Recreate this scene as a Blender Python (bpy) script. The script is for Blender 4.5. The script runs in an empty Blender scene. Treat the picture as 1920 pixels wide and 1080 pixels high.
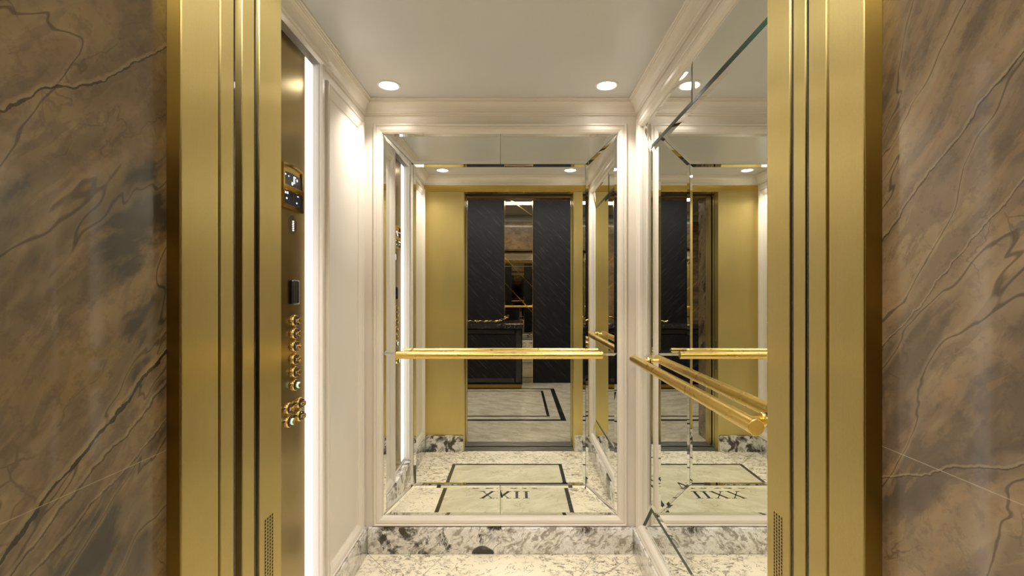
import bpy, bmesh, math, random
from mathutils import Vector, Matrix

random.seed(7)
S = bpy.context.scene
COL = S.collection
PI = math.pi

# ------------------------------------------------------------------ camera
CAMZ = 1.25
cd = bpy.data.cameras.new('camera')
cam = bpy.data.objects.new('camera', cd)
COL.objects.link(cam)
cam.location = (0, 0, CAMZ)
cam.rotation_euler = (PI/2, 0, 0)
cd.sensor_width = 36.0
cd.lens = 900.0/1920.0*36.0
cd.shift_x = -10.0/1920.0
cd.shift_y = 11.0/1920.0
cd.clip_start = 0.01
S.camera = cam

S.view_settings.view_transform = 'Standard'
S.view_settings.look = 'None'
S.view_settings.exposure = 1.15
S.cycles.max_bounces = 16
S.cycles.glossy_bounces = 14
S.cycles.diffuse_bounces = 4
S.cycles.sample_clamp_indirect = 5.0
S.cycles.blur_glossy = 0.5
S.cycles.caustics_reflective = True
S.cycles.caustics_refractive = False

w = bpy.data.worlds.new('world'); S.world = w
w.use_nodes = True
w.node_tree.nodes['Background'].inputs[0].default_value = (0.8, 0.8, 0.8, 1)
w.node_tree.nodes['Background'].inputs[1].default_value = 0.02

# ------------------------------------------------------------------ node helper
class NT:
    def __init__(self, name):
        self.m = bpy.data.materials.new(name)
        self.m.use_nodes = True
        self.t = self.m.node_tree
        self.b = self.t.nodes['Principled BSDF']
        self._co = None
    def n(self, typ, **kw):
        nd = self.t.nodes.new(typ)
        for k, v in kw.items(): setattr(nd, k, v)
        return nd
    def l(self, a, b): self.t.links.new(a, b)
    def put(self, sock, v):
        if isinstance(v, bpy.types.NodeSocket): self.l(v, sock)
        elif isinstance(v, (tuple, list)) and len(v) == 3 and sock.type == 'RGBA': sock.default_value = (*v, 1)
        else: sock.default_value = v
    def co(self):
        if self._co is None: self._co = self.n('ShaderNodeTexCoord').outputs['Object']
        return self._co
    def map(self, rot=(0,0,0), sc=(1,1,1), loc=(0,0,0), src=None):
        a = self.n('ShaderNodeMapping'); self.l(src or self.co(), a.inputs['Vector'])
        a.inputs['Rotation'].default_value = rot; a.inputs['Location'].default_value = loc
        b = self.n('ShaderNodeMapping'); self.l(a.outputs[0], b.inputs['Vector'])
        b.inputs['Scale'].default_value = sc
        return b.outputs[0]
    def noise(self, vec, scale, detail=6, rough=.55, dist=0.0, col=False):
        a = self.n('ShaderNodeTexNoise'); self.l(vec, a.inputs['Vector'])
        a.inputs['Scale'].default_value = scale; a.inputs['Detail'].default_value = detail
        a.inputs['Roughness'].default_value = rough; a.inputs['Distortion'].default_value = dist
        return a.outputs['Color' if col else 'Fac']
    def vor(self, vec, scale, feature='DISTANCE_TO_EDGE', rnd=1.0):
        a = self.n('ShaderNodeTexVoronoi', feature=feature); self.l(vec, a.inputs['Vector'])
        a.inputs['Scale'].default_value = scale; a.inputs['Randomness'].default_value = rnd
        return a.outputs['Distance']
    def math(self, op, a, b=None, c=None, clamp=False):
        m = self.n('ShaderNodeMath', operation=op); m.use_clamp = clamp
        self.put(m.inputs[0], a)
        if b is not None: self.put(m.inputs[1], b)
        if c is not None: self.put(m.inputs[2], c)
        return m.outputs[0]
    def step(self, v, a, b, lo=0.0, hi=1.0):
        m = self.n('ShaderNodeMapRange', interpolation_type='SMOOTHSTEP'); self.put(m.inputs[0], v)
        m.inputs[1].default_value = a; m.inputs[2].default_value = b
        m.inputs[3].default_value = lo; m.inputs[4].default_value = hi
        return m.outputs[0]
    def ramp(self, v, stops):
        r = self.n('ShaderNodeValToRGB'); self.put(r.inputs[0], v)
        e = r.color_ramp.elements
        while len(e) < len(stops): e.new(0.5)
        for i, (p, c) in enumerate(stops):
            e[i].position = p; e[i].color = (*c, 1)
        return r.outputs[0]
    def mix(self, f, a, b, mode='MIX'):
        m = self.n('ShaderNodeMix', data_type='RGBA', blend_type=mode)
        self.put(m.inputs[0], f); self.put(m.inputs[6], a); self.put(m.inputs[7], b)
        return m.outputs[2]
    def warp(self, vec, scale, amt, detail=3):
        nz = self.noise(vec, scale, detail, col=True)
        s = self.n('ShaderNodeVectorMath', operation='SUBTRACT'); self.l(nz, s.inputs[0]); s.inputs[1].default_value = (.5,.5,.5)
        k = self.n('ShaderNodeVectorMath', operation='SCALE'); self.l(s.outputs[0], k.inputs[0]); k.inputs['Scale'].default_value = amt
        a = self.n('ShaderNodeVectorMath', operation='ADD'); self.l(vec, a.inputs[0]); self.l(k.outputs[0], a.inputs[1])
        return a.outputs[0]
    def xyz(self, vec=None):
        s = self.n('ShaderNodeSeparateXYZ'); self.l(vec or self.co(), s.inputs[0]); return s.outputs
    def comb(self, x, y, z):
        c = self.n('ShaderNodeCombineXYZ')
        for i, v in enumerate((x, y, z)): self.put(c.inputs[i], v)
        return c.outputs[0]
    def bump(self, h, strength, dist=.001):
        b = self.n('ShaderNodeBump'); self.l(h, b.inputs['Height'])
        b.inputs['Strength'].default_value = strength; b.inputs['Distance'].default_value = dist
        self.l(b.outputs[0], self.b.inputs['Normal'])
    def fin(self, col=None, rough=None, metal=None, coat=None, crough=.03, spec=None):
        if col is not None: self.put(self.b.inputs['Base Color'], col)
        if rough is not None: self.put(self.b.inputs['Roughness'], rough)
        if metal is not None: self.b.inputs['Metallic'].default_value = metal
        if coat is not None:
            self.b.inputs['Coat Weight'].default_value = coat; self.b.inputs['Coat Roughness'].default_value = crough
        if spec is not None: self.b.inputs['Specular IOR Level'].default_value = spec
        return self.m

def lin(r, g, b):
    f = lambda c: (c/255/12.92) if c/255 <= .04045 else ((c/255+.055)/1.055)**2.4
    return (f(r), f(g), f(b))

def paint(name, c, rough=.35):
    t = NT(name); t.b.inputs['Specular IOR Level'].default_value = .4
    nz = t.noise(t.co(), 3.0, 3)
    col = t.mix(t.step(nz, .3, .7), tuple(x*.97 for x in c), c)
    return t.fin(col, rough, 0, coat=.05, crough=.2)

def brass(name, c=(.70,.49,.135), rough=.24, aniso=.95, wave=.15):
    t = NT(name)
    s1 = t.noise(t.map(sc=(420, 420, 5.0)), 1.0, 3, .6)
    s2 = t.noise(t.map(sc=(3.0, 3.0, 1.2)), 1.3, 4, .6)
    fine = t.noise(t.map(sc=(500, 500, 260)), 1.0, 2)
    col = t.mix(t.step(s2, .3, .7), tuple(x*.94 for x in c), tuple(min(1, x*1.05) for x in c))
    col = t.mix(t.math('MULTIPLY', t.step(fine, .35, .75), .10), col, tuple(x*.6 for x in c))
    col = t.mix(t.math('MULTIPLY', t.step(s1, .4, .7), .06), col, tuple(x*.7 for x in c))
    r = t.math('ADD', t.step(s2, .3, .8, 0, .06), rough)
    t.b.inputs['Anisotropic'].default_value = aniso
    tg = t.n('ShaderNodeTangent', direction_type='RADIAL', axis='Z')
    t.l(tg.outputs[0], t.b.inputs['Tangent'])
    if wave:
        t.bump(t.noise(t.map(sc=(1.0, 1.0, 5.0)), 1.3, 0), wave, .006)
    return t.fin(col, r, 1.0)

def metal(name, c, rough):
    t = NT(name)
    nz = t.noise(t.map(sc=(30, 30, 30)), 1, 3)
    return t.fin(c, t.step(nz, .2, .8, rough*.85, rough*1.15), 1.0)

def plain(name, c, rough=.4, coat=None):
    t = NT(name)
    nz = t.noise(t.co(), 12, 3)
    return t.fin(t.mix(t.step(nz, .3, .7), tuple(x*.93 for x in c), c), rough, 0, coat)

def emit(name, c, s):
    t = NT(name)
    t.b.inputs['Emission Color'].default_value = (*c, 1)
    t.b.inputs['Emission Strength'].default_value = s
    return t.fin((.9, .9, .9), .4)

M = {}
M['paint'] = paint('ivory_paint', lin(229, 221, 209), .34)
M['ceil'] = paint('ceiling_paint', lin(210, 209, 207), .32)
M['brass'] = brass('brushed_brass')
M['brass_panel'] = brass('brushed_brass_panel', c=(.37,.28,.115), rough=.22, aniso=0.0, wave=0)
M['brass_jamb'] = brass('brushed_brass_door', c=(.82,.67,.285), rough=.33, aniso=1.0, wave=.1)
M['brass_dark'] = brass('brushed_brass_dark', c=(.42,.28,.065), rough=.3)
M['brass_rail'] = metal('satin_brass_rail', (.82,.59,.18), .30)
M['brass_pol'] = metal('polished_brass', (.85,.62,.22), .08)
M['gold'] = metal('gold_leaf', (.85,.60,.18), .25)
M['steel'] = metal('brushed_aluminium', (.50,.48,.44), .35)
M['mirror'] = metal('mirror_glass', (.865,.885,.86), .0)
M['mirror'].node_tree.nodes['Principled BSDF'].inputs['Roughness'].default_value = 0.0
for _l in list(M['mirror'].node_tree.links):
    if _l.to_socket.name == 'Roughness': M['mirror'].node_tree.links.remove(_l)
M['mirror_lobby'] = metal('bronze_mirror_glass', (.50,.45,.37), .0)
for _l in list(M['mirror_lobby'].node_tree.links):
    if _l.to_socket.name == 'Roughness': M['mirror_lobby'].node_tree.links.remove(_l)
M['mirror_lobby'].node_tree.nodes['Principled BSDF'].inputs['Roughness'].default_value = 0.0
M['green'] = plain('green_glass_edge', (.010,.036,.020), .35)
M['green'].node_tree.nodes['Principled BSDF'].inputs['Specular IOR Level'].default_value = .2
M['joint'] = plain('dark_joint', (.03,.03,.028), .5)
M['black'] = plain('black_plastic', (.012,.012,.014), .25, coat=.4)
M['void'] = plain('dark_shaft', (.01,.008,.006), .8)
M['hole'] = plain('dark_perforation', (.008,.006,.004), .7)
M['dome'] = plain('dark_glossy_brown', (.035,.022,.010), .12, coat=.6)
M['screen'] = plain('dark_blue_screen', (.035,.045,.085), .08, coat=.6)
M['led'] = emit('led_diffuser', (.93,.95,1.0), .55)
M['lens'] = emit('downlight_lens', (1.0,.93,.83), 9.0)
M['lobby_light'] = emit('lobby_light_diffuser', (1.0,.94,.85), 16.0)
M['mark'] = emit('lit_mark_and_reflection', (.9,.93,1.0), 1.2)  # lit intercom dashes; on the screens it stands for reflections
M['green_light'] = emit('green_lit_ring', (.10,.55,.28), .5)
M['white_trim'] = paint('white_enamel', (.80,.79,.76), .3)

def granite_base():
    t = NT('granite_base')
    c = t.co()
    wv = t.warp(c, 9, .06, 4)
    n1 = t.noise(wv, 9, 8, .62, .6)
    n2 = t.noise(t.map(rot=(0,.7,.5), sc=(1,1,2.2), src=wv), 16, 7, .65, 1.0)
    n3 = t.noise(wv, 34, 6, .7, .8)
    big = t.noise(t.map(loc=(3.1,1.2,.4)), 3.2, 3, .5)
    col = t.mix(t.step(n1, .42, .58), (.78,.75,.68), (.92,.90,.86))
    col = t.mix(t.math('MULTIPLY', t.step(n2, .50, .60), .85), col, (.34,.30,.24))
    col = t.mix(t.math('MULTIPLY', t.step(n3, .55, .66), .6), col, (.17,.14,.105))
    dk = t.math('MULTIPLY', t.step(n1, .49, .58), t.step(big, .45, .55))
    col = t.mix(dk, col, (.055,.043,.028))
    wh = t.math('MULTIPLY', t.step(n2, .46, .36), t.step(big, .40, .55))
    col = t.mix(t.math('MULTIPLY', wh, .7), col, (.80,.79,.76))
    cr = t.math('ABSOLUTE', t.math('SUBTRACT', t.noise(wv, 26, 5, .6, 1.5), .5))
    col = t.mix(t.math('MULTIPLY', t.step(cr, .018, .0), .55), col, (.12,.10,.08))
    # the near-black crystal by the floor under the mirror
    x, y, z = t.xyz(t.warp(c, 30, .016, 3))
    d = t.math('SQRT', t.math('ADD', t.math('POWER', t.math('MULTIPLY', t.math('ADD', x, .166), .88), 2.0),
                              t.math('POWER', t.math('MULTIPLY', t.math('SUBTRACT', z, 0.0), 1.1), 2.0)))
    back = t.math('GREATER_THAN', y, 2.28)
    col = t.mix(t.math('MULTIPLY', t.step(d, .050, .042), back), col, (.022,.015,.012))
    return t.fin(col, .12, 0, coat=.4)
M['granite_base'] = granite_base()

def granite_floor():
    t = NT('granite_floor')
    c = t.co()
    wv = t.warp(c, 7, .10, 4)
    patch = t.noise(c, 2.6, 3, .5)
    a1 = t.math('ABSOLUTE', t.math('SUBTRACT', t.noise(t.map(rot=(0,0,.35), sc=(1,2.6,1), src=wv), 13, 6, .65, 1.2), .5))
    a2 = t.math('ABSOLUTE', t.math('SUBTRACT', t.noise(t.map(rot=(0,0,-.6), sc=(1,2.2,1), src=wv), 7, 5, .6, .8), .5))
    br = t.noise(c, 32, 4, .6)
    tone = t.noise(c, 4, 4, .5)
    col = t.mix(t.step(tone, .35, .65), lin(244,234,210), lin(234,224,200))
    v1 = t.math('MULTIPLY', t.step(a1, .036, .008), t.math('MULTIPLY', t.step(br, .42, .54), t.step(patch, .41, .52)))
    v2 = t.math('MULTIPLY', t.step(a2, .012, .002), t.step(br, .38, .5))
    blot = t.math('MULTIPLY', t.step(t.noise(wv, 17, 7, .68, .6), .565, .62), t.step(patch, .46, .56))
    col = t.mix(t.math('MULTIPLY', v1, .85), col, lin(78,66,54))
    col = t.mix(t.math('MULTIPLY', v2, .8), col, lin(92,80,66))
    col = t.mix(t.math('MULTIPLY', blot, .75), col, lin(112,98,80))
    x, y, z = t.xyz()
    seam = None
    # mitred slab joints radiating from the corners: a*x + b*y = k
    for (x0, y0, x1, y1) in ((-.709,2.297,-.555,2.127), (-.356,2.29,-.42,2.127), (.347,2.254,.28,2.127),
                             (.542,2.282,.3757,2.127), (-.72,.87,-.475,1.149), (.555,.87,.325,1.149)):
        dx, dy = x1-x0, y1-y0; L = math.hypot(dx, dy); nx, ny = -dy/L, dx/L
        k = nx*x0+ny*y0
        d = t.math('ABSOLUTE', t.math('SUBTRACT', t.math('ADD', t.math('MULTIPLY', x, nx), t.math('MULTIPLY', y, ny)), k))
        along = t.math('ADD', t.math('MULTIPLY', x, dx/L), t.math('MULTIPLY', y, dy/L))
        s0 = (x0*dx+y0*dy)/L
        inside = t.math('MULTIPLY', t.math('GREATER_THAN', along, s0-.02), t.math('LESS_THAN', along, s0+L+.05))
        q = t.math('MULTIPLY', t.step(d, .0018, .0008), inside)
        seam = q if seam is None else t.math('MAXIMUM', seam, q)
    col = t.mix(t.math('MULTIPLY', seam, .7), col, lin(86,76,62))
    return t.fin(col, .16, 0, coat=.4, crough=.04)
M['granite_floor'] = granite_floor()

def soft_stone(name, c0, c1, vein, vs, rough=.2, coat=.3, rot=.5):
    t = NT(name)
    c = t.co(); wv = t.warp(c, 3, .12, 4)
    n1 = t.noise(t.map(rot=(0,0,rot), sc=(1,2.5,1), src=wv), 4, 7, .62, .4)
    n2 = t.noise(c, 26, 5, .65)
    col = t.mix(t.step(n1, .32, .68), c0, c1)
    col = t.mix(t.math('MULTIPLY', t.step(n2, .5, .72), .22), col, tuple(x*.62 for x in c0))
    a = t.math('ABSOLUTE', t.math('SUBTRACT', t.noise(t.map(rot=(0,0,rot), sc=(1,3.2,1), src=wv), vs, 6, .6, .8), .5))
    br = t.noise(c, 5, 3)
    col = t.mix(t.math('MULTIPLY', t.step(a, .02, .003), t.math('MULTIPLY', t.step(br, .42, .6), .55)), col, vein)
    return t.fin(col, rough, 0, coat, .06)
M['inlay'] = soft_stone('sage_limestone', lin(200,192,162), lin(222,214,186), lin(140,128,98), 5, .25)
M['lobby_stone'] = soft_stone('grey_beige_marble', lin(166,154,130), lin(196,186,164), lin(222,214,196), 4, .22, .3, -.5)
M['dark_stone'] = soft_stone('charcoal_stone', lin(48,46,44), lin(62,60,58), lin(90,88,86), 6, .25)
M['black_stone'] = soft_stone('black_marble', (.008,.008,.008), (.018,.018,.018), (.16,.15,.14), 5, .12, .6)

def marble(name, sgn, tint, dark, seed, veins=()):
    t = NT(name)
    c = t.map(loc=(0, seed, seed*.7))
    # rotate in the slab plane so the figure runs diagonally
    r = t.map(rot=(sgn*.85, 0, 0), src=c)
    wv = t.warp(r, 5, .075, 6)
    wl = t.warp(r, 3.2, .10, 3)
    n1 = t.noise(t.map(sc=(1, 1, 2.4), src=wv), 4.6, 10, .58, .3)
    n2 = t.noise(t.map(sc=(1, 1, 4.5), src=wl, loc=(2,0,3)), 7, 9, .62, .4)
    n3 = t.noise(r, 55, 6, .7)
    big = t.noise(t.map(sc=(1,1,1.5), src=r), 3.6, 3, .5, .3)
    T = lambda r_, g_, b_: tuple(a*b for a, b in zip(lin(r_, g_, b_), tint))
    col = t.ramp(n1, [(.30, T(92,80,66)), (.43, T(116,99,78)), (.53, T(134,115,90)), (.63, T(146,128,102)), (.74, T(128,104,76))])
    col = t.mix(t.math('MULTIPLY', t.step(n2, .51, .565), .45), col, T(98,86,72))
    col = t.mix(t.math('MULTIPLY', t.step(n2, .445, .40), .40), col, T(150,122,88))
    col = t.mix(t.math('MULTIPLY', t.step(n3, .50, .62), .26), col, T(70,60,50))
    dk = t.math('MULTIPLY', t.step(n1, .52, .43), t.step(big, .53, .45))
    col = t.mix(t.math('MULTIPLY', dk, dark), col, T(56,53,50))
    a1 = t.math('ABSOLUTE', t.math('SUBTRACT', t.noise(t.map(sc=(1,1,3.4), src=wl, loc=(0,5,1)), 2.2, 4, .5, .1), .5))
    a2 = t.math('ABSOLUTE', t.math('SUBTRACT', t.noise(t.map(sc=(1,1,2.2), src=wv), 4.0, 5, .52, .3), .5))
    col = t.mix(t.math('MULTIPLY', t.step(a1, .040, .010), .30), col, T(162,144,116))
    col = t.mix(t.math('MULTIPLY', t.step(a1, .0065, .0015), .6), col, T(46,39,33))
    col = t.mix(t.math('MULTIPLY', t.step(a2, .006, .001), t.math('MULTIPLY', t.step(big, .50, .60), .40)), col, T(60,51,43))
    # brecciated pebbly zones
    vd = t.vor(t.warp(c, 16, .05, 3), 30)
    zone = t.step(t.noise(t.map(sc=(1,1,2.6), loc=(1,2,0), src=r), 3.5, 3, .5), .57, .64)
    col = t.mix(t.math('MULTIPLY', t.step(vd, .05, .012), t.math('MULTIPLY', zone, .5)), col, T(74,63,52))
    # individual long cracks, in slab coordinates
    x, y, z = t.xyz(t.warp(t.warp(t.co(), 9, .035, 4), 45, .010, 4))
    for (y0, z0, y1, z1, wd, st_) in veins:
        k = (z1-z0)/(y1-y0); nrm = 1/math.sqrt(1+k*k)
        d = t.math('MULTIPLY', t.math('SUBTRACT', z, t.math('MULTIPLY_ADD', y, k, z0-k*y0)), nrm)
        ad = t.math('ABSOLUTE', d)
        col = t.mix(t.step(t.math('ABSOLUTE', t.math('SUBTRACT', d, wd*2.2)), wd*2.5, wd*.6, 0, .30), col, T(176,158,130))
        wv_ = t.math('MULTIPLY', t.step(n3, .2, .75, .35, 1.3), wd)
        col = t.mix(t.math('MULTIPLY', t.math('LESS_THAN', ad, wv_), st_), col, T(44,36,30))
    # level slab joint
    zj = t.xyz()[2]
    dj = t.math('ABSOLUTE', t.math('SUBTRACT', zj, 1.053))
    col = t.mix(t.step(dj, .0007, .0003, 0, .5), col, T(186,172,150))
    return t.fin(col, .24, 0, coat=.35, crough=.04)
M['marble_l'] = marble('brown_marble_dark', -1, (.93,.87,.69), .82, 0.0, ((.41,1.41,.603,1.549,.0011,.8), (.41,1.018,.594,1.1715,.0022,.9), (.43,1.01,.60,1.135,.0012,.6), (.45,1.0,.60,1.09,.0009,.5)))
M['marble_r'] = marble('brown_marble', 1, (1.58,1.54,1.46), .30, 3.3, ((.476,1.4515,.6157,1.3225,.0010,.7), (.44,1.36,.60,1.20,.0007,.55), (.45,1.09,.62,1.015,.0008,.6)))

def wood():
    t = NT('ebony_veneer')
    x, y, z = t.xyz()
    u = t.math('ADD', x, z); v = t.math('SUBTRACT', x, z)
    n1 = t.noise(t.comb(t.math('MULTIPLY', u, 85.0), t.math('MULTIPLY', v, 3.0), 0.0), 1.0, 5, .65)
    n2 = t.noise(t.comb(t.math('MULTIPLY', u, 34.0), t.math('MULTIPLY', v, 1.2), 3.0), 1.0, 4, .6)
    col = t.ramp(n1, [(.35, (.003,.003,.003)), (.53, (.007,.006,.006)), (.61, (.042,.034,.029)), (.72, (.12,.095,.076))])
    col = t.mix(t.step(n2, .4, .65), (.004,.004,.005), col)
    return t.fin(col, .5, 0, spec=.25)
M['wood'] = wood()

# ------------------------------------------------------------------ mesh helpers
class MB:
    def __init__(self): self.bm = bmesh.new()
    def box(self, x0, x1, y0, y1, z0, z1, bev=0.0, seg=2):
        bm = self.bm
        vs = [bm.verts.new(p) for p in ((x0,y0,z0),(x1,y0,z0),(x1,y1,z0),(x0,y1,z0),(x0,y0,z1),(x1,y0,z1),(x1,y1,z1),(x0,y1,z1))]
        fs = [bm.faces.new([vs[i] for i in f]) for f in ((3,2,1,0),(4,5,6,7),(0,1,5,4),(1,2,6,5),(2,3,7,6),(3,0,4,7))]
        if bev > 0:
            es = list({e for f in fs for e in f.edges})
            bmesh.ops.bevel(bm, geom=es, offset=bev, segments=seg, affect='EDGES', profile=.5)
        return self
    def face(self, pts):
        self.bm.faces.new([self.bm.verts.new(p) for p in pts]); return self
    def prism(self, poly, fn, h0, h1):
        """closed 2D polygon extruded: fn(a,b,h) -> point"""
        bm = self.bm
        A = [bm.verts.new(fn(a, b, h0)) for a, b in poly]; B = [bm.verts.new(fn(a, b, h1)) for a, b in poly]
        n = len(poly)
        try: bm.faces.new(A[::-1]); bm.faces.new(B)
        except ValueError: pass
        for i in range(n): bm.faces.new((A[i], A[(i+1) % n], B[(i+1) % n], B[i]))
        return self
    def lathe(self, prof, o, axis, seg=32, cap0=True, cap1=True):
        """prof: (r, h) along axis"""
        axis = Vector(axis).normalized(); o = Vector(o)
        u = axis.orthogonal().normalized(); v = axis.cross(u)
        bm = self.bm; rings = []
        for r, h in prof:
            rings.append([bm.verts.new(o+axis*h+(u*math.cos(2*PI*i/seg)+v*math.sin(2*PI*i/seg))*max(r, 1e-5)) for i in range(seg)])
        for a, b in zip(rings, rings[1:]):
            for i in range(seg): bm.faces.new((a[i], a[(i+1) % seg], b[(i+1) % seg], b[i]))
        if cap0: bm.faces.new(rings[0][::-1])
        if cap1: bm.faces.new(rings[-1])
        return self
    def tube(self, pts, rad, seg=14):
        bm = self.bm; rings = []
        pts = [Vector(p) for p in pts]
        for i, p in enumerate(pts):
            d = (pts[min(i+1, len(pts)-1)]-pts[max(i-1, 0)]).normalized()
            u = d.cross(Vector((.13,.2,1))).normalized(); v = d.cross(u)
            r = rad[i] if isinstance(rad, (list, tuple)) else rad
            rings.append([bm.verts.new(p+(u*math.cos(2*PI*k/seg)+v*math.sin(2*PI*k/seg))*r) for k in range(seg)])
        for a, b in zip(rings, rings[1:]):
            for k in range(seg): bm.faces.new((a[k], a[(k+1) % seg], b[(k+1) % seg], b[k]))
        bm.faces.new(rings[0][::-1]); bm.faces.new(rings[-1])
        return self
    def frame(self, fn, a0, b0, a1, b1, prof):
        """mitred picture-frame moulding; prof (inset, height)"""
        bm = self.bm; rings = []
        for ins, h in prof:
            rings.append([bm.verts.new(fn(a, b, h)) for a, b in ((a0+ins,b0+ins),(a1-ins,b0+ins),(a1-ins,b1-ins),(a0+ins,b1-ins))])
        for p, q in zip(rings, rings[1:]):
            for i in range(4): bm.faces.new((p[i], p[(i+1) % 4], q[(i+1) % 4], q[i]))
        return self
    def build(self, name, mat, parent=None, smooth=False, recalc=True, **props):
        if recalc: bmesh.ops.recalc_face_normals(self.bm, faces=self.bm.faces[:])
        me = bpy.data.meshes.new(name); self.bm.to_mesh(me); self.bm.free()
        me.materials.append(M[mat] if isinstance(mat, str) else mat)
        o = bpy.data.objects.new(name, me); COL.objects.link(o)
        if parent is not None:
            o.parent = parent
            o.matrix_parent_inverse = Matrix.Translation(parent.location).inverted()
        if smooth:
            for p in me.polygons: p.use_smooth = True
            try:
                me.set_sharp_from_angle(angle=math.radians(35))
            except Exception: pass
        for k, v in props.items(): o[k] = v
        return o

def thing(name, label, cat, loc=(0,0,0), group=None):
    o = bpy.data.objects.new(name, None); COL.objects.link(o); o.location = loc
    o.empty_display_size = .05
    o['label'] = label; o['category'] = cat
    if group: o['group'] = group
    return o
def tag(o, label, cat, group=None):
    o['label'] = label; o['category'] = cat
    if group: o['group'] = group
    return o
def struct(o): o['kind'] = 'structure'; return o

def basis(o, u, v, n):
    o, u, v, n = Vector(o), Vector(u), Vector(v), Vector(n)
    return lambda a, b, h: o+u*a+v*b+n*h

# ------------------------------------------------------------------ main dimensions
XL, XR = -.740, .576          # car side walls
YF, YB = .863, 2.325          # car front / back wall
ZC, ZB = 2.185, 2.112         # ceiling, underside of the crown
BT = .126                     # top of the stone base
DL, DR = -.424, .449          # clear door opening
HEAD = 2.06
NL, NR = -.442, .472          # marble niche reveals
NY = .40                      # lobby face of the marble wall
LY = -2.06                    # far lobby wall
LZ = 2.75                     # lobby ceiling
LX0, LX1 = -2.4, 2.4
MX = .586                     # right mirror plane
MY = 2.338                    # back mirror plane
PX, WX = -.730, -.768         # casing face, control panel plane
P0, P1, P2, P3 = 1.413, 1.508, 1.735, 1.818
MZ0, MZ1 = .172, 2.029

# ------------------------------------------------------------------ car shell
struct(MB().box(XL-.03, XR+.03, YF-.06, YB+.03, ZC, ZC+.03).build('ceiling', 'ceil'))
struct(MB().box(XL-.03, XR+.03, YF, YB+.03, -.03, 0).build('floor', 'granite_floor'))
m = MB(); m.box(XL-.05, XL, P3-.002, YB, BT, ZC); m.box(XL-.05, XL, YF, P0+.002, BT, ZC); m.box(XL-.05, WX-.012, P0, P3, 0, ZC)
m.box(XL-.05, XL-.02, YF, YB, 0, BT)
struct(m.build('wall_left', 'paint'))
FW = .044
def ring_wall(name, fn, a0, b0, a1, b1, A0, B0, A1, B1):
    m = MB()
    P = lambda a, b: fn(a, b, 0)
    m.face((P(a0,b0), P(a1,b0), P(a1,B0), P(a0,B0))); m.face((P(a0,B1), P(a1,B1), P(a1,b1), P(a0,b1)))
    m.face((P(a0,B0), P(A0,B0), P(A0,B1), P(a0,B1))); m.face((P(A1,B0), P(a1,B0), P(a1,B1), P(A1,B1)))
    m.frame(fn, A0, B0, A1, B1, ((0, 0), (0, -.03)))
    m.face([fn(a, b, -.03) for a, b in ((a0,b0),(a1,b0),(a1,b1),(a0,b1))])
    return struct(m.build(name, 'paint', recalc=False))
fb = basis((0, YB, 0), (1,0,0), (0,0,1), (0,-1,0))
ring_wall('wall_back', fb, XL, 0, XR, ZC, -.652-.01, MZ0-.01, .486+.01, MZ1+.01)
fr = basis((XR, 0, 0), (0,-1,0), (0,0,1), (-1,0,0))
ring_wall('wall_right', fr, -YB, 0, -YF, ZC, -2.235-.01, MZ0-.01, -.965+.01, MZ1+.01)

# crown moulding swept round the car, jogging out over the control panel bay
path = [(XL,YF),(XR,YF),(XR,YB),(XL,YB),(XL,P3),(PX,P3),(PX,P0),(XL,P0)]
prof = [(0,0),(.007,0),(.0095,.0025),(.007,.006),(.0075,.0075),(.012,.0085),(.0145,.012),(.0115,.0155),(.012,.018),(.0135,.028),
        (.017,.038),(.0225,.047),(.029,.053),(.034,.0555),(.034,.0595),(.0385,.0605),(.0385,.0645),(.044,.067),(.044,.073)]
def offs(path, d):
    out = []; n = len(path)
    for i in range(n):
        p0, p1, p2 = Vector(path[i-1]), Vector(path[i]), Vector(path[(i+1) % n])
        e1, e2 = (p1-p0).normalized(), (p2-p1).normalized()
        n1, n2 = Vector((-e1.y, e1.x)), Vector((-e2.y, e2.x))
        k = (n1+n2); k = k/(1+n1.dot(n2))
        out.append(p1+k*d)
    return out
m = MB(); rings = []
for d, z in prof:
    rings.append([m.bm.verts.new((p.x, p.y, ZB+z)) for p in offs(path, d)])
for a, b in zip(rings, rings[1:]):
    for i in range(len(path)): m.bm.faces.new((a[i], a[(i+1) % len(path)], b[(i+1) % len(path)], b[i]))
struct(m.build('trim_1', 'paint'))
m = MB().box(XL, PX, P0, P3, ZB, ZC-.001)
struct(m.build('trim_2', 'paint'))

# stone base
def base(name, x0, x1, y0, y1): return struct(MB().box(x0, x1, y0, y1, 0, BT, .004).build(name, 'granite_base', smooth=True))
base('baseboard_left', XL-.019, -.719, YF+.001, YB-.001)
base('baseboard_back', -.7195, .5555, 2.303, YB-.001)
base('baseboard_right', .555, XR-.001, YF+.001, YB-.001)
def rounded_base(name, x0, x1, side):
    r = .018; pts = [(x0, 0), (x1, 0)]
    cx = (x1-r) if side > 0 else (x0+r)
    arc = [(cx+side*r*math.cos(k*PI/16), BT-r+r*math.sin(k*PI/16)) for k in range(9)]
    pts = [(x0,0),(x1,0)]+arc+[(x0,BT)] if side > 0 else [(x0,0),(x1,0),(x1,BT)]+arc[::-1]
    return struct(MB().prism(pts, lambda a, b, h: Vector((a, h, b)), YF+.001, YF+.023).build(name, 'granite_base'))
rounded_base('baseboard_front', -.7185, DL-.004, 1)
rounded_base('baseboard_front.001', DR+.004, .5545, -1)

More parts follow.
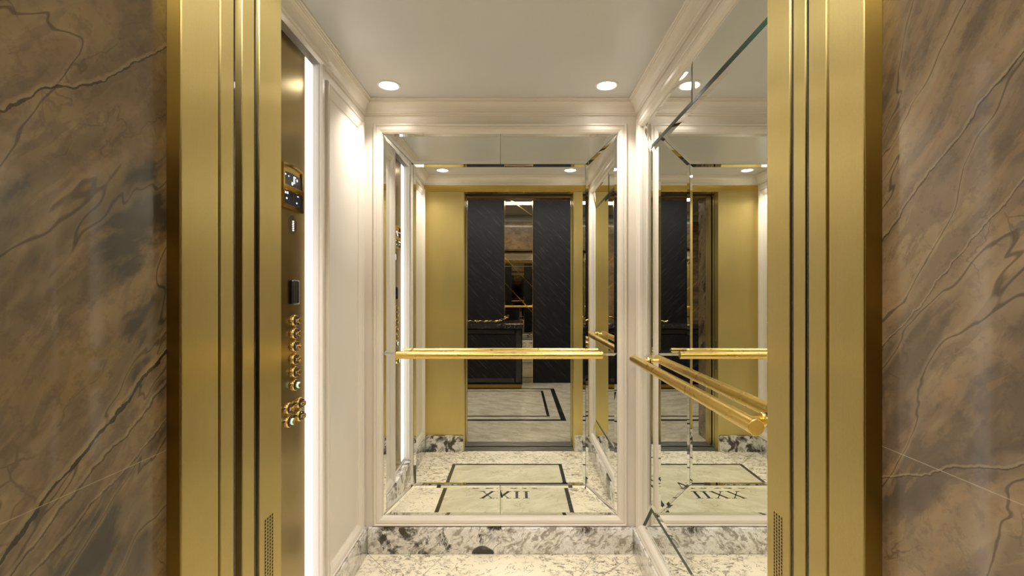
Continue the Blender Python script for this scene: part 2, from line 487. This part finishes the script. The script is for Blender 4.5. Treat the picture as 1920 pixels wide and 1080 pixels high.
# raised panel mouldings on the left wall
fl = basis((XL, 0, 0), (0,1,0), (0,0,1), (1,0,0))
pprof = [(0,0),(0,.013),(.003,.016),(.008,.0165),(.011,.014),(.0125,.011),(.016,.011),(.018,.0145),(.030,.012),(.046,.005),(.050,.0035),(.050,.0015),(.056,.0008),(.056,0)]
for i, (a, b) in enumerate(((1.841, 2.275), (.90, 1.378))):
    struct(MB().frame(fl, a, BT+.003, b, 2.07, pprof).build('trim_%d' % (3+i), 'paint'))

# moulded casings closing the ends of the control panel bay
def casing(name, y0, y1, sg):
    # sg: side of the reveal (+1 at y1, -1 at y0)
    yr, yo = (y1, y0) if sg > 0 else (y0, y1)
    pts = [(WX-.004, yo), (PX, yo), (PX, yr), (PX-.008, yr), (PX-.010, yr-sg*.002), (PX-.013, yr-sg*.002), (PX-.015, yr), (PX-.024, yr), (PX-.026, yr-sg*.002), (WX-.004, yr-sg*.002)]
    return struct(MB().prism(pts, lambda a, b, h: Vector((a, b, h)), BT+.001, ZB-.001).build(name, 'paint'))
casing('trim_5', P0, P0+.018, 1); casing('trim_6', P3-.018, P3, -1)

# LED strips flush with the control panel along both its edges
for nm, y0, y1, lab in (('led_strip', P2+.001, P3-.0205, 'white glowing LED strip down the far edge of the brass control panel'),
                        ('led_strip', P0+.0205, P1-.001, 'white LED strip on the door-side edge of the control panel, seen in the mirror')):
    t = thing(nm, lab, 'light strip', (WX, (y0+y1)/2, .14), 'LED strips beside the control panel')
    MB().box(WX-.008, WX+.002, y0, y1, .142, ZB-.004, .0015).build('diffuser', 'led', t)
    MB().box(WX-.008, WX+.0025, y0, y1, .134, .142).build('end_cap', 'white_trim', t)

# ------------------------------------------------------------------ mirrors
def inset(poly, d):
    n = len(poly); out = []
    for i in range(n):
        p0, p1, p2 = Vector(poly[i-1]), Vector(poly[i]), Vector(poly[(i+1) % n])
        e1, e2 = (p1-p0).normalized(), (p2-p1).normalized()
        n1, n2 = Vector((-e1.y, e1.x)), Vector((-e2.y, e2.x))
        out.append(p1+(n1+n2)/(1+n1.dot(n2))*d)
    return out
def pane(fn, poly, parent, edge=None, tilt=(0,0)):
    """one bevelled mirror piece; bevel leans in a little like ground glass"""
    g = .0009; bw = .018 if edge is not None else .0125; rise = bw*.1216
    outer = inset(poly, g); inner = inset(poly, g+bw)
    bm = bmesh.new(); n = len(poly)
    O = [bm.verts.new(fn(p.x, p.y, rise)) for p in outer]
    I = [bm.verts.new(fn(p.x, p.y, 0)) for p in inner]
    Bk = [bm.verts.new(fn(p.x, p.y, -.005)) for p in outer]
    bm.faces.new(I)
    ed = []
    for i in range(n):
        j = (i+1) % n
        f = bm.faces.new((O[i], O[j], I[j], I[i]))
        if edge and i in edge: f.material_index = 1
        bm.faces.new((Bk[i], Bk[j], O[j], O[i]))
    m = MB(); m.bm.free(); m.bm = bm
    o = m.build('mirror_pane', 'mirror', parent, recalc=False)
    o.data.materials.append(M['green'])
    return o
def wall_mirror(name, label, fn, hn, a0, a1, ai0, ai1, green):
    b0, b1, bi0, bi1, bm_ = MZ0, MZ1, .318, 1.881, .962
    am = (a0+a1)/2
    t = thing(name, label, 'mirror', tuple(fn(am, b0, 0)))
    c = lambda *p: list(p)
    E = lambda *k: k if green else None   # which bevels show the green glass edge
    pane(fn, c((ai0,bi0),(ai1,bi0),(ai1,bi1),(ai0,bi1)), t, E())
    pane(fn, c((a0,b1),(ai0,bi1),(am,bi1),(am,b1)), t, E(1, 2))
    pane(fn, c((am,bi1),(ai1,bi1),(a1,b1),(am,b1)), t, E(0))
    pane(fn, c((a0,b0),(am,b0),(am,bi0),(ai0,bi0)), t, E(2, 3))
    pane(fn, c((am,b0),(a1,b0),(ai1,bi0),(am,bi0)), t, E(2))
    pane(fn, c((a0,b0),(ai0,bi0),(ai0,bm_),(a0,bm_)), t, E(1))
    pane(fn, c((a0,bm_),(ai0,bm_),(ai0,bi1),(a0,b1)), t, E(1))
    pane(fn, c((a1,b0),(a1,bm_),(ai1,bm_),(ai1,bi0)), t, E())
    pane(fn, c((a1,bm_),(a1,b1),(ai1,bi1),(ai1,bm_)), t, E())
    MB().prism([(a0-.002,b0-.002),(a1+.002,b0-.002),(a1+.002,b1+.002),(a0-.002,b1+.002)], fn, -.011, -.0055).build('backing', 'joint', t)
    fp = [(0,hn),(0,hn+.009),(.003,hn+.0135),(.008,hn+.0145),(.0115,hn+.012),(.013,hn+.009),(.016,hn+.0095),(.018,hn+.0125),(.030,hn+.011),(.041,hn+.004),(.0445,.0035),(.0445,.0005)]
    MB().frame(fn, a0-FW, b0-FW, a1+FW, b1+FW, fp).build('frame', 'paint', t)
    return t
fmb = basis((0, MY, 0), (1,0,0), (0,0,1), (0,-1,0))
wall_mirror('wall_mirror', 'large mirror in a white moulded frame on the back wall facing the door', fmb, MY-YB, -.652, .486, -.506, .332, False)
fmr = basis((MX, 0, 0), (0,-1,0), (0,0,1), (-1,0,0))
wall_mirror('wall_mirror', 'mirror with dark green glass edges filling the right side wall', fmr, MX-XR, -2.235, -.965, -2.093, -1.107, True)

# ------------------------------------------------------------------ handrails
def handrail(label, p0, p1, wall):
    """wall: vector from the rail to the mirror plane"""
    p0, p1, wv = Vector(p0), Vector(p1), Vector(wall)
    d = (p1-p0).normalized(); L = (p1-p0).length; r = .0183
    t = thing('handrail', label, 'handrail', tuple((p0+p1)/2), 'brass handrails')
    MB().lathe([(r, .004), (r, L-.004)], p0, d, 40, False, False).build('rail', 'brass_rail', t, True)
    for q, e in ((p0, d), (p1, -d)):
        MB().lathe([(r, .004), (r, .0015), (r-.0012, .0), (.0006, .0)], q, e, 40, False, True).build('end_cap', 'brass_rail', t, True)
    W = wv.length; wn = wv.normalized()
    for s in (.07, L-.07):
        b = MB().lathe([(.0082, .010), (.0082, W-.006)], p0+d*s, wn, 24).build('bracket', 'brass_rail', t, True)
        MB().lathe([(.0165, W-.012), (.0172, W-.011), (.0172, W-.0035), (.0165, W-.003)], p0+d*s, wn, 28).build('collar', 'brass_rail', b, True)
        MB().lathe([(.0172, W-.0028), (.0172, W-.0006)], p0+d*s, wn, 28).build('gasket', 'black', b, True)
    return t
handrail('brushed brass handrail across the back mirror', (-.573, 2.273, .960), (.404, 2.273, .960), (0, MY-2.273, 0))
handrail('brushed brass handrail along the right mirror, its round end towards the door', (.530, 1.063, .9535), (.530, 2.195, .9535), (MX-.530, 0, 0))

# ------------------------------------------------------------------ downlights
def downlight(x, y, label):
    t = thing('downlight', label, 'ceiling light', (x, y, ZC), 'recessed downlights in the car ceiling')
    MB().lathe([(.052, 0), (.052, .002), (.050, .004), (.044, .0045), (.039, .001), (.038, .0)], (x, y, ZC), (0,0,-1), 40, False, False).build('trim_ring', 'white_trim', t, True)
    MB().lathe([(.0385, .0006), (.0375, .0016), (.02, .002), (.0005, .002)], (x, y, ZC), (0,0,-1), 40, False, True).build('lens', 'lens', t, True)
    ld = bpy.data.lights.new('downlight_lamp', 'AREA'); ld.shape = 'DISK'; ld.size = .072
    ld.energy = 1.5; ld.color = (1.0, .94, .86); ld.spread = math.radians(105)
    lo = bpy.data.objects.new('downlight_lamp', ld); COL.objects.link(lo); lo.location = (x, y, ZC-.003)
    lo.parent = t; lo.matrix_parent_inverse = Matrix.Translation(t.location).inverted()
    return t
downlight(-.575, 2.150, 'lit round downlight in the back left corner of the ceiling')
downlight(.400, 2.150, 'lit round downlight in the back right corner of the ceiling')
downlight(-.565, 1.05, 'lit round downlight near the door above the control panel, seen in the mirror')
downlight(.400, 1.05, 'lit round downlight near the door on the right mirror side, seen in the mirror')

# ------------------------------------------------------------------ control panel
cp = thing('control_panel', 'tall brushed brass lift control panel with round buttons on the left wall', 'control panel', (WX, 1.606, BT))
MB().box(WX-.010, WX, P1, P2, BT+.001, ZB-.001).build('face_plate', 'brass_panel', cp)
fc = basis((WX, 0, 0), (0,1,0), (0,0,1), (1,0,0))
# arched display
DY0, DY1, DZ0, DZ1 = 1.555, 1.700, 1.533, 1.678
def arch(y0, y1, z0, z1, rise, n=14):
    pts = [(y0, z0), (y1, z0)]
    for k in range(n+1):
        f = k/n; pts.append((y1+(y0-y1)*f, z1+rise*4*f*(1-f)))
    return pts
disp = MB().prism(arch(DY0, DY1, DZ0, DZ1, .006), fc, 0, .006).build('display', 'brass_pol', cp, label='polished brass display bezel with two dark blue screens')
def ringpoly(outer, inner, fn, h0, h1):
    m = MB(); bm = m.bm; n = len(outer)
    rows = [[bm.verts.new(fn(a, b, h)) for a, b in P] for P, h in ((outer,h0),(outer,h1),(inner,h1),(inner,h0))]
    for p, q in zip(rows, rows[1:]+rows[:1]):
        for i in range(n): bm.faces.new((p[i], p[(i+1) % n], q[(i+1) % n], q[i]))
    return m
ringpoly(arch(DY0, DY1, DZ0, DZ1, .006), arch(DY0+.010, DY1-.010, DZ0+.014, DZ1-.007, .006), fc, .006, .011).build('bezel', 'brass_pol', disp, True)
MB().prism(arch(DY0+.0105, DY1-.0105, 1.612, 1.652, .004), fc, .006, .0075).build('screen', 'screen', disp)
MB().box(WX+.006, WX+.0105, DY0+.0105, DY1-.0105, 1.594, 1.611, .001).build('divider', 'brass_pol', disp)
MB().box(WX+.006, WX+.0075, DY0+.0105, DY1-.0105, 1.549, 1.593).build('screen', 'screen', disp)
m = MB()
for (y, z, w_, h_) in ((1.574,1.644,.008,.004),(1.597,1.642,.006,.003),(1.640,1.647,.016,.003),(1.657,1.640,.007,.008),(1.622,1.622,.008,.010),(1.632,1.634,.002,.022),(1.640,1.634,.002,.018)):  # glowing specks painted in, mostly for reflections on the upper screen
    MB().box(WX+.0076, WX+.0079, y-w_/2, y+w_/2, z-h_/2, z+h_/2).build('screen_reflection', 'mark', disp)
for (y, z, w_, h_) in ((1.574,1.584,.010,.006),(1.589,1.585,.008,.007),(1.583,1.566,.008,.005),(1.655,1.562,.008,.004),(1.664,1.586,.008,.003)):  # the same painted reflections on the lower screen
    MB().box(WX+.0076, WX+.0079, y-w_/2, y+w_/2, z-h_/2, z+h_/2).build('screen_reflection', 'mark', disp)
MB().box(WX+.0076, WX+.009, 1.622, 1.629, 1.566, 1.588).build('indicator', 'brass_pol', disp)
# speaker grille: rings of small slots
sp = (1.640, 1.485)
m = MB()
for k, r in enumerate((.009, .0145, .020, .0255, .031)):
    ns = 8+6*k
    for i in range(ns):
        a0, a1 = 2*PI*(i+.12)/ns, 2*PI*(i+.88)/ns
        P = [(sp[0]+rr*math.cos(a), sp[1]+rr*math.sin(a)) for rr, a in ((r-.0009,a0),(r-.0009,(a0+a1)/2),(r-.0009,a1),(r+.0009,a1),(r+.0009,(a0+a1)/2),(r+.0009,a0))]
        m.face([fc(a, b, .0004) for a, b in P])
gr = m.build('speaker_grille', 'hole', cp, label='rings of dark speaker slots')
m = MB()
for k in range(6): m.box(WX+.0005, WX+.0009, sp[0]-.001, sp[0]+.009, sp[1]+.012-k*.0062, sp[1]+.0150-k*.0062)
m.build('intercom_mark', 'mark', gr)
# card reader
MB().box(WX, WX+.014, 1.622, 1.668, 1.213, 1.298, .007, 3).build('card_reader', 'black', cp, True, label='black rounded card reader')
# push buttons
def strokes(m, segs, cy, cz, s, h, wd=.16):
    for (a, b, c, d) in segs:
        v = Vector((c-a, d-b)); L = v.length or 1; nx, ny = -v.y/L*wd/2, v.x/L*wd/2
        ex, ey = v.x/L*wd/2, v.y/L*wd/2
        pts = [(a-ex+nx, b-ey+ny), (a-ex-nx, b-ey-ny), (c+ex-nx, d+ey-ny), (c+ex+nx, d+ey+ny)]
        m.prism([(cy+p*s, cz+q*s) for p, q in pts], fc, h, h+.0004)
G = {'5': [(.3,.5,-.3,.5),(-.3,.5,-.3,.05),(-.3,.05,.3,.05),(.3,.05,.3,-.5),(.3,-.5,-.3,-.5)],
     '4': [(.15,-.5,.15,.5),(.15,.5,-.3,-.1),(-.3,-.1,.35,-.1)],
     '3': [(-.3,.5,.3,.5),(.3,.5,0,.05),(0,.05,.3,-.1),(.3,-.1,.3,-.5),(.3,-.5,-.3,-.5)],
     '2': [(-.3,.5,.3,.5),(.3,.5,.3,.1),(.3,.1,-.3,-.5),(-.3,-.5,.3,-.5)],
     '1': [(0,.5,0,-.5),(-.2,.3,0,.5)],
     'G': [(.3,.5,-.3,.5),(-.3,.5,-.3,-.5),(-.3,-.5,.3,-.5),(.3,-.5,.3,0),(.3,0,.05,0)],
     'close': [(-.5,.4,-.15,0),(-.15,0,-.5,-.4),(.5,.4,.15,0),(.15,0,.5,-.4),(0,.5,0,-.5)],
     'open': [(-.12,.4,-.45,0),(-.45,0,-.12,-.4),(.12,.4,.45,0),(.45,0,.12,-.4)],
     'bell': [(-.35,-.3,.35,-.3),(-.3,-.3,-.2,.3),(.3,-.3,.2,.3),(-.2,.3,.2,.3),(0,.3,0,.5),(0,-.35,0,-.5)],
     'phone': [(-.3,.5,-.3,-.5),(-.3,.5,-.05,.4),(-.3,-.5,-.05,-.4),(.2,.2,.2,-.2)]}
def button(y, z, g, lit, lab):
    b = MB().lathe([(.0205, 0), (.0205, .003), (.0195, .0055), (.0175, .007)], fc(y, z, 0), (1,0,0), 32).build('push_button', 'brass_pol', cp, True, label=lab)
    MB().lathe([(.0172, .007), (.0168, .0115), (.0150, .0135), (.0100, .0140)], fc(y, z, 0), (1,0,0), 32, False, True).build('button_dome', 'dome', b, True, label='dark glossy button body')
    if lit: MB().lathe([(.0108, .0140), (.0108, .0190), (.0100, .0192)], fc(y, z, 0), (1,0,0), 32, False, False).build('light_ring', 'green_light', b, True, label='green lit ring')
    MB().lathe([(.0098, .0135), (.0098, .0205), (.0088, .0215), (.0075, .0212)], fc(y, z, 0), (1,0,0), 32, False, True).build('button_cap', 'brass_pol', b, True)
    m = MB(); strokes(m, G[g], y-.0130, z, .0075, .0138, .2)
    m.build('symbol', 'white_trim', b)
    m = MB(); strokes(m, G[g], y-.0240, z, .0040, .0006, .2)
    m.build('braille_tag', 'white_trim', b)
for k, g in enumerate('54321G'):
    button(1.650, 1.158-.0442*k, g, g == 'G', 'round brass floor button marked %s%s' % (g, ' with a green lit ring' if g == 'G' else ''))
button(1.607, .866, 'close', False, 'round brass button with door symbol'); button(1.688, .866, 'open', False, 'round brass button with door symbol')
button(1.607, .8225, 'bell', True, 'round brass alarm button with a green lit ring'); button(1.688, .8225, 'phone', False, 'round brass telephone button')

# ------------------------------------------------------------------ car front: return panels and transom
def perforation(x, sgn, y0, pitch_y, z1, rows, parent):
    m = MB()
    for r in range(rows):
        for c in range(4):
            y = y0+c*pitch_y; z = z1-r*.0058; s = .0018
            m.face([(x+sgn*.0003, y+a*s, z+b*s*1.15) for a, b in ((-1,-1),(1,-1),(1,1),(-1,1))])
    m.build('ventilation_grille', 'hole', parent, label='patch of small square dark perforations')
rp = thing('return_panel', 'wide brass front panel beside the control panel, with a perforated patch low on its edge', 'wall panel', (-.58, .83, BT))
MB().box(XL, DL, .790, YF, 0, HEAD, .0015).build('face_panel', 'brass_jamb', rp)
perforation(DL, 1, .8075, .0078, .868, 40, rp)
rp = thing('return_panel', 'narrow brass front panel beside the right mirror, with a perforated patch low on its edge', 'wall panel', (.51, .83, BT))
MB().box(DR, XR, .792, YF, 0, HEAD, .0015).build('face_panel', 'brass_jamb', rp)
perforation(DR, -1, .815, .0078, .868, 40, rp)
tag(MB().box(XL, XR, .790, YF, HEAD+.001, ZB+.02, .001).build('transom_panel', 'brass'), 'brass strip above the door inside the car, seen in the mirror', 'wall panel')
struct(MB().box(XL-.03, XR+.03, .780, .789, HEAD, ZC+.03).build('wall_front', 'brass_dark'))

# ------------------------------------------------------------------ doors, retracted
def door_leaf(name, label, x0, x1, y0, y1, edge_side):
    t = thing(name, label, 'lift door', ((x0+x1)/2, (y0+y1)/2, .01), 'sliding lift doors slid open')
    MB().box(x0, x1, y0, y1, .008, 2.055, .0015).build('panel', 'brass_jamb', t)
    xe = x1 if edge_side > 0 else x0
    MB().box(min(xe, xe-edge_side*.012), max(xe, xe-edge_side*.012), y1 if edge_side else y0, y1+.003, .01, 2.05).build('door_gasket', 'black', t)
door_leaf('car_door', 'edge of the open inner brass lift door on the left of the doorway', -.84, DL-.002, .744, .778, 1)
door_leaf('car_door', 'edge of the open inner brass lift door on the right of the doorway', DR+.002, .84, .752, .785, -1)
door_leaf('landing_door', 'edge of the open outer brass lift door on the left, next to the frame', -.84, DL-.001, .688, .720, 1)
door_leaf('landing_door', 'edge of the open outer brass lift door on the right, next to the frame', DR+.001, .84, .700, .742, -1)
m = MB(); m.box(-.88, -.845, .69, .79, 0, 2.2); m.box(.845, .88, .70, .79, 0, 2.2); m.box(-.88, .88, .69, .789, HEAD+.0005, 2.2)
struct(m.build('wall_shaft_shade', 'void'))  # near-black sheets behind the door gaps, shaft darkness put into their colour

# landing door frame
df = thing('door_frame', 'brushed brass lift door frame set into the marble', 'door frame', (0, .64, 0))
MB().box(NL+.0005, DL, .606, .681, 0, HEAD, .0015).build('jamb', 'brass_jamb', df)
MB().box(DR, NR-.0005, .622, .692, 0, HEAD, .0015).build('jamb', 'brass_jamb', df)
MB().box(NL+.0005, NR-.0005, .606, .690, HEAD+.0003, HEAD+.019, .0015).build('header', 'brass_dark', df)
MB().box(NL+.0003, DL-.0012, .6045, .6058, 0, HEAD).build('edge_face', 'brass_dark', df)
MB().box(DR+.0012, NR-.0003, .6205, .6218, 0, HEAD).build('edge_face', 'brass_dark', df)

# sills
def sill(name, label, y0, y1, slots):
    z = -.001; pts = [(y0, -.03), (y0, z)]
    for s in slots: pts += [(s-.006, z), (s-.006, -.014), (s+.006, -.014), (s+.006, z)]
    pts += [(y1, z), (y1, -.03)]
    o = MB().prism(pts, lambda a, b, h: Vector((h, a, b)), DL-.004, DR+.004).build(name, 'steel')
    return tag(o, label, 'door sill')
sill('door_sill', 'grooved aluminium threshold on the car side of the doorway', .762, YF-.0005, (.785, .815, .842))
sill('door_sill', 'grooved aluminium threshold on the lobby side of the doorway', .607, .724, (.64, .668, .70))

# ------------------------------------------------------------------ floor inlay with lettering
fi = thing('floor_inlay', 'sage stone floor panel with dark border and XXII lettering, seen in the mirrors', 'floor inlay', (-.075, 1.6, 0))
ix0, ix1, iy0, iy1, bw = -.475, .325, 1.149, 2.05, .024
MB().box(ix0+bw, ix1-bw, iy0+bw, iy1-bw, .0002, .0010).build('centre_panel', 'inlay', fi)
def rect_ring(m, x0, x1, y0, y1, bw, z0, z1):
    m.box(x0, x1, y0, y0+bw, z0, z1); m.box(x0, x1, y1-bw, y1, z0, z1)
    m.box(x0, x0+bw, y0+bw, y1-bw, z0, z1); m.box(x1-bw, x1, y0+bw, y1-bw, z0, z1); return m
rect_ring(MB(), ix0, ix1, iy0, iy1, bw, .0002, .0012).build('border', 'dark_stone', fi)
def quad(m, p0, p1, wd, z0=.001, z1=.0014):
    d = Vector((p1[0]-p0[0], p1[1]-p0[1])); L = d.length; nx, ny = -d.y/L*wd/2, d.x/L*wd/2
    m.prism([(p0[0]+nx,p0[1]+ny),(p0[0]-nx,p0[1]-ny),(p1[0]-nx,p1[1]-ny),(p1[0]+nx,p1[1]+ny)], lambda a, b, h: Vector((a, b, h)), z0, z1)
def serif(m, x, y, wd): quad(m, (x-wd/2, y), (x+wd/2, y), .006)
def letter(ch, cx, y0, y1, wd):
    m = MB(); T, t_ = .017, .006
    ym = (y0+y1)/2; H = y1-y0
    if ch == 'I':
        quad(m, (cx, y0), (cx, y1), T); serif(m, cx, y0+.003, .042); serif(m, cx, y1-.003, .042)
    elif ch == 'X':
        quad(m, (cx-wd/2, y1), (cx+wd/2, y0), T); quad(m, (cx-wd/2, y0), (cx+wd/2, y1), t_)
        for sx in (-1, 1):
            for yy in (y0+.003, y1-.003): serif(m, cx+sx*wd/2, yy, .030)
    elif ch == 'N':
        quad(m, (cx-wd/2, y0), (cx-wd/2, y1), t_); quad(m, (cx+wd/2, y0), (cx+wd/2, y1), t_); quad(m, (cx-wd/2, y1), (cx+wd/2, y0), T)
        serif(m, cx-wd/2, y0+.003, .03); serif(m, cx+wd/2, y1-.003, .03); serif(m, cx-wd/2-.004, y1-.003, .02)
    elif ch == 'O':
        n = 28
        for k in range(n):
            a0, a1 = 2*PI*k/n, 2*PI*(k+1)/n
            w0 = t_+(T-t_)*abs(math.cos((a0+a1)/2))
            quad(m, (cx+math.cos(a0)*wd/2, ym+math.sin(a0)*(H/2-.001)), (cx+math.cos(a1)*wd/2, ym+math.sin(a1)*(H/2-.001)), w0)
    elif ch == 'R':
        quad(m, (cx-wd*.35, y0), (cx-wd*.35, y1), T); serif(m, cx-wd*.35, y0+.003, .036)
        pts = [(cx-wd*.45, y1-.003)]+[(cx+.0+math.cos(a)*wd*.36, ym+H*.24+math.sin(a)*H*.23) for a in [PI/2-PI*k/8 for k in range(9)]]+[(cx-wd*.35, ym)]
        for p, q in zip(pts, pts[1:]): quad(m, p, q, .009)
        quad(m, (cx, ym), (cx+wd*.5, y0), .013)
    m.build('letter', 'dark_stone', fi, label='dark inlaid letter %s' % ch)
for ch, cx in (('X', -.186), ('X', -.084), ('I', -.003), ('I', .056)): letter(ch, cx, 1.640, 1.745, .062)
for ch, cx in (('O', -.268), ('R', -.172), ('I', -.113), ('O', -.023), ('N', .078)): letter(ch, cx, 1.500, 1.597, .066)

# ------------------------------------------------------------------ marble niche and lobby
struct(MB().box(NL-.03, NL, NY+.002, .606, 0, 2.08).build('wall_niche_left', 'marble_l'))
struct(MB().box(NR, NR+.03, NY+.002, .622, 0, 2.08).build('wall_niche_right', 'marble_r'))
struct(MB().box(NL-.03, NR+.03, NY+.002, .69, 2.08, 2.11).build('wall_niche_head', 'marble_l'))
m = MB(); m.box(LX0, NL-.0305, NY, NY+.03, 0, LZ); m.box(NR+.0305, LX1, NY, NY+.03, 0, LZ); m.box(NL-.0305, NR+.0305, NY, NY+.03, 2.1105, LZ)
m.box(NL-.03, NL-.0005, NY, NY+.0015, 0, 2.11); m.box(NR+.0005, NR+.03, NY, NY+.0015, 0, 2.11)
struct(m.build('wall_lobby_front', 'marble_r'))
struct(MB().box(LX0, LX1, LY-.03, .6065, -.03, 0).build('floor.001', 'lobby_stone'))
struct(MB().box(LX0, LX1, LY-.03, NY+.03, LZ, LZ+.03).build('ceiling.001', 'ceil'))
struct(MB().box(LX0-.03, LX0, LY-.03, NY+.03, 0, LZ).build('wall_lobby_left', 'wood'))
struct(MB().box(LX1, LX1+.03, LY-.03, NY+.03, 0, LZ).build('wall_lobby_right', 'wood'))
struct(MB().box(LX0, LX1, LY-.03, LY-.012, 0, LZ).build('wall_lobby_back', 'void'))
m = MB(); m.box(LX0, LX1, NY-.05, NY, LZ-.08, LZ, .006); m.box(LX0, LX1, NY-.025, NY, LZ-.12, LZ-.08, .004)
struct(m.build('trim_7', 'white_trim'))
# far wall: dark veneer panels and bronze mirror strips
for x0, x1, lab in ((-1.28, -.18, 'black veneer panel with diagonal grain left of the lobby mirror strip, seen in the mirror'),
                    (.217, 1.317, 'black veneer panel with diagonal grain right of the lobby mirror strip, seen in the mirror'),
                    (-2.399, -1.677, 'black veneer panel at the far left of the lobby wall'),
                    (1.714, 2.399, 'black veneer panel at the far right of the lobby wall')):
    tag(MB().box(x0+.001, x1-.001, LY-.012, LY+.004, .004, LZ-.001, .0015).build('wall_panel', 'wood'), lab, 'wall panel', 'black veneer panels on the lobby wall')
def strip(x0, x1, lab):
    t = thing('mirror_strip', lab, 'mirror', ((x0+x1)/2, LY, 0), 'mirror strips between the lobby panels')
    MB().box(x0+.001, x1-.001, LY-.012, LY-.002, .003, LZ-.001).build('mirror_glass', 'mirror_lobby', t)
    f = basis((0, LY, 0), (1,0,0), (0,0,1), (0,1,0))
    for xe in (x0+.004, x1-.004):
        MB().box(xe-.004, xe+.004, LY-.002, LY+.006, .003, LZ-.001).build('gold_trim', 'brass_pol', t)
    W = x1-x0
    for za, zb in ((2.62, 2.35), (1.757, 1.350), (1.40, .995)):  # one of the lower two models a reflected bar as solid brass
        p, q = Vector((x0+.008, za)), Vector((x1-.008, zb)); d = (q-p).normalized(); n = Vector((-d.y, d.x))*.007
        MB().prism([tuple(p+n), tuple(p-n), tuple(q-n), tuple(q+n)], f, -.002, .005).build('gold_bar_and_reflection', 'brass_pol', t)
strip(-.18, .217, 'narrow lobby mirror strip with diagonal gold bars between black panels, seen in the mirror')
strip(-1.677, -1.28, 'second lobby mirror strip with gold bars, to the left behind the console')
strip(1.317, 1.714, 'third lobby mirror strip with gold bars, to the right')
# console and gold branch
cs = thing('console', 'black lobby counter with stone top below the dark panel, seen in the mirror', 'counter', (-.8, -1.83, 0))
MB().box(-1.75, .066, LY+.012, -1.635, .058, .795, .003).build('body', 'wood', cs)
MB().box(-1.78, .080, LY+.012, -1.605, .796, .856, .004).build('countertop', 'black_stone', cs)
MB().box(-1.74, .060, LY+.02, -1.66, .001, .057).build('kick_plate', 'brass_dark', cs)
m = MB(); m.box(-.02, .05, -1.634, -1.626, .09, .78, .002); m.box(-1.73, -.04, -1.634, -1.626, .09, .14, .002); m.box(-1.73, -.04, -1.634, -1.626, .73, .78, .002)
m.build('front_trim', 'black', cs)
pts, rad = [], []
for k in range(40):
    f = k/39; x = -.86+.74*f
    z = .880+.006*math.sin(k*1.7)+.004*random.random()+(.05*max(0, f-.78)/.22)
    pts.append((x, -1.76+.02*math.sin(k*.9), z)); rad.append(.012*(1-.35*f)+.003*random.random())
br = thing('branch_sculpture', 'twisted gold branch ornament lying on the black lobby counter', 'ornament', (-.5, -1.76, .857))
MB().tube(pts, rad, 10).build('branch', 'gold', br, True)
m = MB(); m.tube([(-.30,-1.76,.875),(-.25,-1.73,.89),(-.20,-1.71,.897)], [.008,.006,.004], 8)
m.build('twig', 'gold', br, True); m = MB(); m.tube([(-.60,-1.76,.875),(-.56,-1.79,.893),(-.53,-1.80,.895)], [.008,.006,.004], 8)
m.build('twig', 'gold', br, True)
# lobby floor bands
fbn = rect_ring(MB(), -1.9, .483, -1.66, -.05, .052, .0003, .0012).build('floor_border', 'black_stone')
tag(fbn, 'outer black stone band in the lobby floor, seen in the mirror', 'floor border')
fbn = rect_ring(MB(), -1.75, .331, -1.515, -.215, .030, .0003, .0012).build('floor_border', 'black_stone')
tag(fbn, 'inner thin black stone line in the lobby floor, seen in the mirror', 'floor border')
# lobby light
ll = thing('linear_light', 'long warm white ceiling light in the lobby', 'ceiling light', (0, -.92, LZ))
MB().box(-1.6, 1.6, -1.06, -.80, LZ-.012, LZ-.0015).build('diffuser', 'lobby_light', ll)
rect_ring(MB(), -1.62, 1.62, -1.08, -.78, .02, LZ-.016, LZ-.0005).build('frame', 'white_trim', ll)
